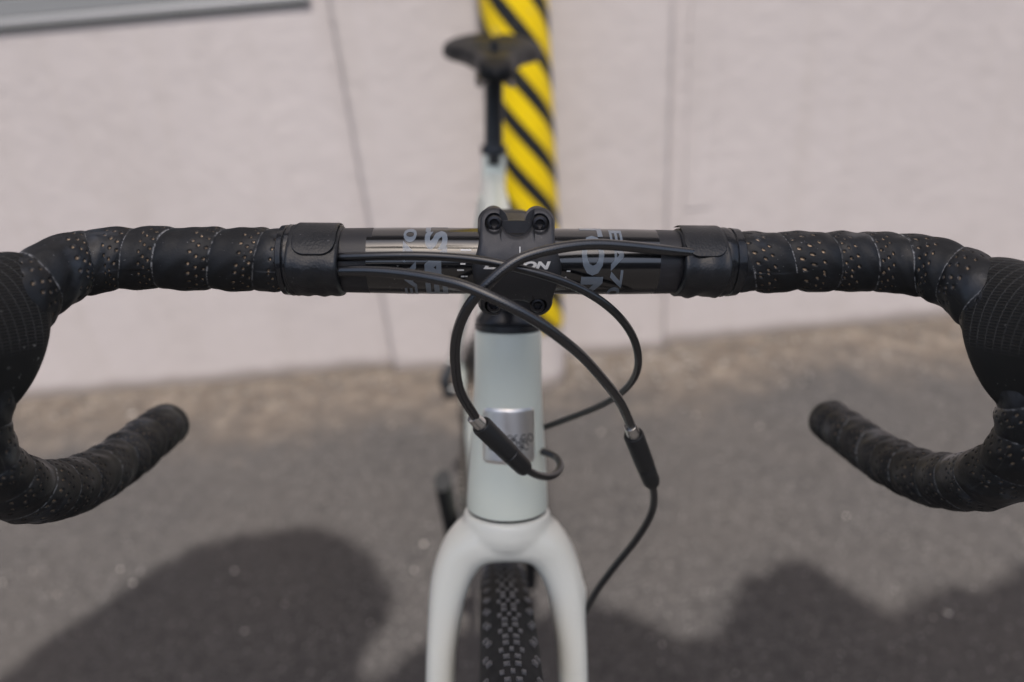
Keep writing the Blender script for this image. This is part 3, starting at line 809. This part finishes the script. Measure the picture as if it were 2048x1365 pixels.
def knob_list():
    out = []; step = .0057 / RT; n = int(2 * np.pi / step); n -= n % 3
    for i in range(n):
        u = i * 2 * np.pi / n
        if i % 3 == 2: out += [(u, x, 'dot') for x in (-.0056, 0, .0056)]
        else: out += [(u, x, 'pair') for x in (-.0030, .0030)]
        if i % 3 != 1: out += [(u, sx * (.0122 + .0018 * (i % 3 == 2)), 'side') for sx in (-1, 1)]
    return out
TR = .0175
def wheel(c, front):
    ty = MB().rings(torus_rings(c, RT - TR - .0012, TR, 200, 36, 1.0), cap=False).build('front_tyre' if front else 'rear_tyre', M_tyre, bike)
    rest = MB()
    for u, x, kind in knob_list():
        v = math.asin(max(-1, min(1, x / TR)))
        er = np.array([0, math.cos(u), math.sin(u)]); nrm = er * math.cos(v) + XX * math.sin(v)
        pos = c + er * (RT - TR - .0012 + TR * math.cos(v)) + XX * x
        tan = np.array([0, -math.sin(u), math.cos(u)]); xa = np.cross(tan, nrm)
        if front and R(52) < u < R(84):
            o = bpy.data.objects.new('knob', knob_mesh(kind)); link(o, ty)
            m = Matrix.Identity(4); pl = pos - CON
            for i in range(3): m[i][0], m[i][1], m[i][2], m[i][3] = xa[i], tan[i], nrm[i], pl[i]
            o.matrix_local = m
        else:
            me = knob_mesh(kind)
            vv = np.array([v_.co for v_ in me.vertices])
            rest.add(pos + vv[:, :1] * xa + vv[:, 1:2] * tan + vv[:, 2:] * nrm, [tuple(p.vertices) for p in me.polygons])
    o = rest.build('knob_field', M_knob, ty, smooth=False); o['kind'] = 'stuff'
    rm = MB().rings(torus_rings(c, .308, .013, 140, 20, .85), cap=False).build('front_rim' if front else 'rear_rim', M_rim, bike)
    MB().rings(lathe_rings([(-.05, .006), (-.034, .007), (-.033, .024), (-.030, .024), (-.027, .014), (.027, .014), (.030, .024), (.033, .024), (.034, .007), (.05, .006)], c, (1, 0, 0), 32)).build('front_hub' if front else 'rear_hub', M_black, bike)
    sme = None
    for i in range(24):
        a = i * 2 * np.pi / 24; b = a + (.35 if (i // 2) % 2 else -.35); sx = .031 if i % 2 else -.031
        p0 = c + XX * sx + .022 * np.array([0, math.cos(b), math.sin(b)]); p1 = c + .298 * np.array([0, math.cos(a), math.sin(a)])
        MB().rings(tube_rings([p0, p1], .0009, 6, 2, ref=(1.0, .01, .02), resample=False)).build('spoke', M_drive, rm)
wheel(AX, True); wheel(RA, False)

# ---- drivetrain on the right hand side of the bicycle
def disc(c, prof, teeth, rad, th_, name, m, parent=bike, hole=.02):
    k_ = MB(); n = teeth * 4; rr = [rad + (.003 if i % 4 in (1, 2) else -.003) for i in range(n)]
    a = np.linspace(0, 2 * np.pi, n, endpoint=False)
    k_.rings(np.array([[c + XX * dx + q * np.array([0, math.cos(t), math.sin(t)]) for q, t in zip(r_, a)] for dx, r_ in ((th_, [hole] * n), (th_, rr), (-th_, rr), (-th_, [hole] * n), (th_, [hole] * n))]), cap=False)
    return k_.build(name, m, parent, sharp=30)
cr = BB + XX * -.046
disc(cr, None, 42, .084, .0015, 'chainring', M_drive, hole=.058)
ca = R(112)
cdv = np.array([0, math.cos(ca), math.sin(ca)])
ck = MB()
for sg, dr in ((-1, 1), (1, -1)):
    d = cdv * dr; o0 = BB + XX * sg * .056
    Rr = np.stack([np.interp(np.linspace(0, 1, 20), [0, .15, 1], [.019, .017, .016]), np.linspace(.012, .011, 20)], 1)
    ck.rings(tube_rings([o0 - d * .018, o0 + d * .08 + XX * sg * .006, o0 + d * .172 + XX * sg * .011], Rr, 20, 20, ref=np.cross(XX, d)))
ck.build('crank_arm', M_tyre, bike)
for q in range(5):
    a = q * 2 * np.pi / 5 + .4
    MB().box(cr + .035 * np.array([0, math.cos(a), math.sin(a)]), (.003, .028, .007), (XX, np.array([0, math.cos(a), math.sin(a)]), np.array([0, -math.sin(a), math.cos(a)]))).build('spider_arm', M_black, bike)
cas = MB()
for i in range(9):
    x = -.024 - i * .0036; rad = .066 - i * .0052; n = 72
    a = np.linspace(0, 2 * np.pi, n, endpoint=False); rr = [rad + (.0025 if j % 4 in (1, 2) else -.0015) for j in range(n)]
    cas.rings(np.array([[RA + XX * (x + dx) + q * np.array([0, math.cos(t), math.sin(t)]) for q, t in zip(rr, a)] for dx in (-.0009, .0009)]))
cas.build('cassette', M_drive, bike, sharp=30)
ch = MB()
def links(a, b):
    L_ = np.linalg.norm(b - a); n = int(L_ / .0127); d = (b - a) / L_; up = np.cross(XX, d)
    for i in range(n):
        for sx in (-1, 1): ch.box(a + d * (i + .5) * .0127 + XX * sx * (.0030 if i % 2 else .0022), (.0006, .0072, .0038 if i % 2 else .0033), (XX, d, up))
        ch.rings(lathe_rings([(-.0034, .0035), (.0034, .0035)], a + d * i * .0127, XX, 8))
links(cr + np.array([0, .0, .086]), RA + np.array([-.042, 0, .040]))
links(cr + np.array([0, .0, -.086]), RA + np.array([-.052, -.02, -.125]))
ch.build('chain', M_chain, bike)
dr = MB()
H = RA + XX * -.072
dr.rings(lathe_rings([(-.012, .010), (-.011, .0155), (.012, .0155), (.013, .010)], H + [0, .006, -.010], XX, 26))
dr.rings(tube_rings([H + [-.004, .006, -.012], H + [-.018, -.012, -.040], H + [-.012, -.014, -.058]], np.array([[.016, .012]] * 20), 16, 20, ref=(0, 1.0, 0)))
dr.rings(lathe_rings([(-.014, .008), (-.013, .0175), (.013, .0175), (.014, .008)], H + [-.008, -.014, -.062], XX, 26))
for dx in (-.006, .006): dr.rings(tube_rings([H + [.016 + dx, -.014, -.062], H + [.018 + dx, -.024, -.13]], np.array([[.011, .0012]] * 6), 12, 6, ref=(0, 1.0, 0)))
der = dr.build('rear_derailleur', M_blacks, bike)
for q in ((.016, -.014, -.068), (.018, -.024, -.13)): disc(H + np.array(q), None, 11, .020, .003, 'jockey_wheel', M_black, der, .005)
MB().rings(tube_rings([H + [.006, .02, .03], H + [0, .075, .03], H + [-.006, .085, -.03], H + [-.006, .03, -.035]], .0024, 10, 40)).build('derailleur_cable', M_hose, bike)

# ---- hoods and brake levers
def hood(sign):
    # rear ring leans with the bend of the bar, later rings stand square to the hood body
    st = [  # centre (x,y,z), long half axis (dy,dz), half width
        ((.2125, -.0470, -.0130), (.018, .0255), .0150),
        ((.2138, -.0500, -.0132), (.018, .0282), .0178),
        ((.2160, -.0560, -.0128), (.017, .0295), .0195),
        ((.2195, -.0680, -.0100), (.013, .0280), .0195),
        ((.2222, -.0850, -.0050), (.008, .0258), .0182),
        ((.2225, -.1080, .0020), (.004, .0240), .0170),
        ((.2235, -.1300, .0095), (.000, .0230), .0165),
        ((.2235, -.1460, .0200), (-.006, .0210), .0160),
        ((.2235, -.1540, .0340), (-.012, .0140), .0145),
        ((.2235, -.1540, .0440), (-.010, .0060), .0095),
        ((.2235, -.1530, .0465), (-.004, .0020), .0030)]
    arr = [(*c, *l, w_) for c, l, w_ in st]
    Q, s = spline(arr, 90); m = 72
    th = np.linspace(0, 2 * np.pi, m, endpoint=False)
    Pt = np.zeros((90, m, 3)); uv = np.zeros((90, m, 3))
    for i in range(90):
        c = Q[i, :3] * [sign, 1, 1]; l = np.array([0, Q[i, 3], Q[i, 4]]); hw = Q[i, 5]
        for j, t in enumerate(th):
            ct, st_ = math.cos(t), math.sin(t)
            narrow = 1 - .22 * max(0, -st_) ** 1.5                # slimmer underneath
            Pt[i, j] = c + XX * sign * hw * narrow * np.sign(ct) * abs(ct) ** 1.0 + l * np.sign(st_) * abs(st_) ** 1.0
            top = max(0., min(1, (st_ + .12) / .10)) * max(0., min(1, (s[i] - .005) / .002)) * max(0, min(1, (.092 - s[i]) / .01))
            uv[i, j] = (Pt[i, j] @ np.array([sign * .12, .35, .93]), s[i] * .9 + t * .004, top)
    o = grid_mesh('brake_hood', Pt, M_hood, bike, attrs={'huv': ('FLOAT_VECTOR', uv)}, flip=sign < 0)
    lv = [(sign * .222, -.150, .012), (sign * .222, -.166, -.005), (sign * .226, -.172, -.045), (sign * .231, -.160, -.085), (sign * .235, -.148, -.105)]
    Rr = np.stack([np.interp(np.linspace(0, 1, 40), [0, .3, 1], [.011, .010, .008]), np.interp(np.linspace(0, 1, 40), [0, .3, 1], [.006, .004, .0035])], 1)
    MB().rings(tube_rings(lv, Rr, 18, 40, ref=(1.0, 0, 0))).build('brake_lever', M_blacks, bike)
hood(-1); hood(1)

# ---- hoses with their in-line couplers
def hose(name, pts, r, woven):
    P, s = spline(pts, 420)
    for _ in range(220): P[1:-1] = .25 * P[:-2] + .5 * P[1:-1] + .25 * P[2:]
    T, A, B = frames(P, (0, 0, 1.0)); m = 28
    th = np.linspace(0, 2 * np.pi, m, endpoint=False)
    Pt = P[:, None] + r * (np.cos(th)[None, :, None] * A[:, None] + np.sin(th)[None, :, None] * B[:, None])
    uv = np.zeros((len(P), m, 3)); uv[..., 0] = s[:, None]; uv[..., 1] = th[None]
    return grid_mesh(name, Pt, M_weave if woven else M_hose, bike, attrs={'huv': ('FLOAT_VECTOR', uv)}, flip=False)
h1 = [(-0.1039,-0.0062,0.0030),(-0.0912,-0.0103,0.0050),(-0.0820,-0.0134,0.0065),(-0.0669,-0.0175,0.0086),(-0.0518,-0.0199,0.0098),(-0.0418,-0.0213,0.0104),(-0.0295,-0.0231,0.0103),(-0.0172,-0.0268,0.0108),(-0.0108,-0.0286,0.0101),(-0.0024,-0.0299,0.0084),(0.0113,-0.0310,0.0053),(0.0229,-0.0295,0.0006),(0.0351,-0.0270,-0.0065),(0.0482,-0.0235,-0.0181),(0.0575,-0.0194,-0.0313),(0.0628,-0.0131,-0.0471),(0.0649,-0.0031,-0.0625),(0.0615,0.0086,-0.0797),(0.0529,0.0242,-0.0984),(0.0410,0.0389,-0.1149),(0.0228,0.0529,-0.1332),(0.0118,0.0558,-0.1397)]
h2 = [(-0.1039,-0.0091,-0.0029),(-0.0912,-0.0132,-0.0007),(-0.0818,-0.0172,0.0011),(-0.0664,-0.0234,0.0038),(-0.0486,-0.0304,0.0050),(-0.0337,-0.0377,0.0053),(-0.0242,-0.0419,0.0048),(-0.0178,-0.0448,0.0030),(-0.0119,-0.0468,0.0011),(-0.0062,-0.0485,-0.0011),(-0.0002,-0.0493,-0.0042),(0.0057,-0.0488,-0.0082),(0.0121,-0.0472,-0.0132),(0.0185,-0.0451,-0.0194),(0.0290,-0.0400,-0.0304),(0.0422,-0.0329,-0.0483),(0.0524,-0.0257,-0.0641),(0.0604,-0.0182,-0.0816),(0.0650,-0.0130,-0.0931)]
h3 = [(0.1035,-0.0044,0.0050),(0.0915,-0.0102,0.0078),(0.0817,-0.0144,0.0097),(0.0613,-0.0193,0.0135),(0.0464,-0.0228,0.0161),(0.0319,-0.0257,0.0178),(0.0180,-0.0296,0.0175),(0.0088,-0.0321,0.0161),(0.0001,-0.0337,0.0143),(-0.0047,-0.0355,0.0115),(-0.0094,-0.0366,0.0077),(-0.0140,-0.0375,0.0033),(-0.0194,-0.0375,-0.0027),(-0.0250,-0.0360,-0.0125),(-0.0281,-0.0347,-0.0236),(-0.0290,-0.0319,-0.0357),(-0.0277,-0.0274,-0.0555),(-0.0242,-0.0247,-0.0652),(-0.0196,-0.0220,-0.0749),(-0.0181,-0.0198,-0.0816)]
hose('shift_cable', h1, .0020, False)
hose('brake_hose', h2, .00245, True)
hose('brake_hose', h3, .00245, True)
tA = [(0.0792,-0.0055,-0.1276),(0.0840,-0.0023,-0.1429),(0.0847,0.0002,-0.1601),(0.0780,0.0012,-0.1807),(0.0677,0.0021,-0.2020),(0.0575,0.0013,-0.2224),(0.0501,-0.0007,-0.2402)]
tB = [(0.0057,-0.0135,-0.1130),(0.0124,-0.0107,-0.1203),(0.0199,-0.0046,-0.1273),(0.0267,0.0040,-0.1319),(0.0304,0.0140,-0.1339),(0.0286,0.0230,-0.1340),(0.0210,0.0298,-0.1347)]
def coupler(a, b, tail):
    a, b = np.array(a), np.array(b); d = (b - a); L_ = np.linalg.norm(d); d /= L_
    MBk = MB().rings(lathe_rings([(.0035, .0040), (.0032, .0051), (.0042, .0055), (L_ * .62, .0053), (L_ * .635, .0047), (L_ * .65, .0052), (L_ * .93, .0049), (L_ * .985, .0042), (L_, .0024)], a, d, 40), cap=False)
    o = MBk.build('hose_coupler', M_black, bike)
    MB().rings(lathe_rings([(-.0042, .0027), (-.0040, .0033), (-.0030, .0034), (.0045, .0039), (.0050, .0030)], a, d, 32)).build('ferrule', M_steel, o)
    return o
coupler((0.0630,-0.0153,-0.0890), (0.0818,-0.0033,-0.1341), tA); hose('brake_hose', tA, .0022, False)
coupler((-0.0186,-0.0207,-0.0789), (0.0078,-0.0128,-0.1159), tB); hose('brake_hose', tB, .0022, False)
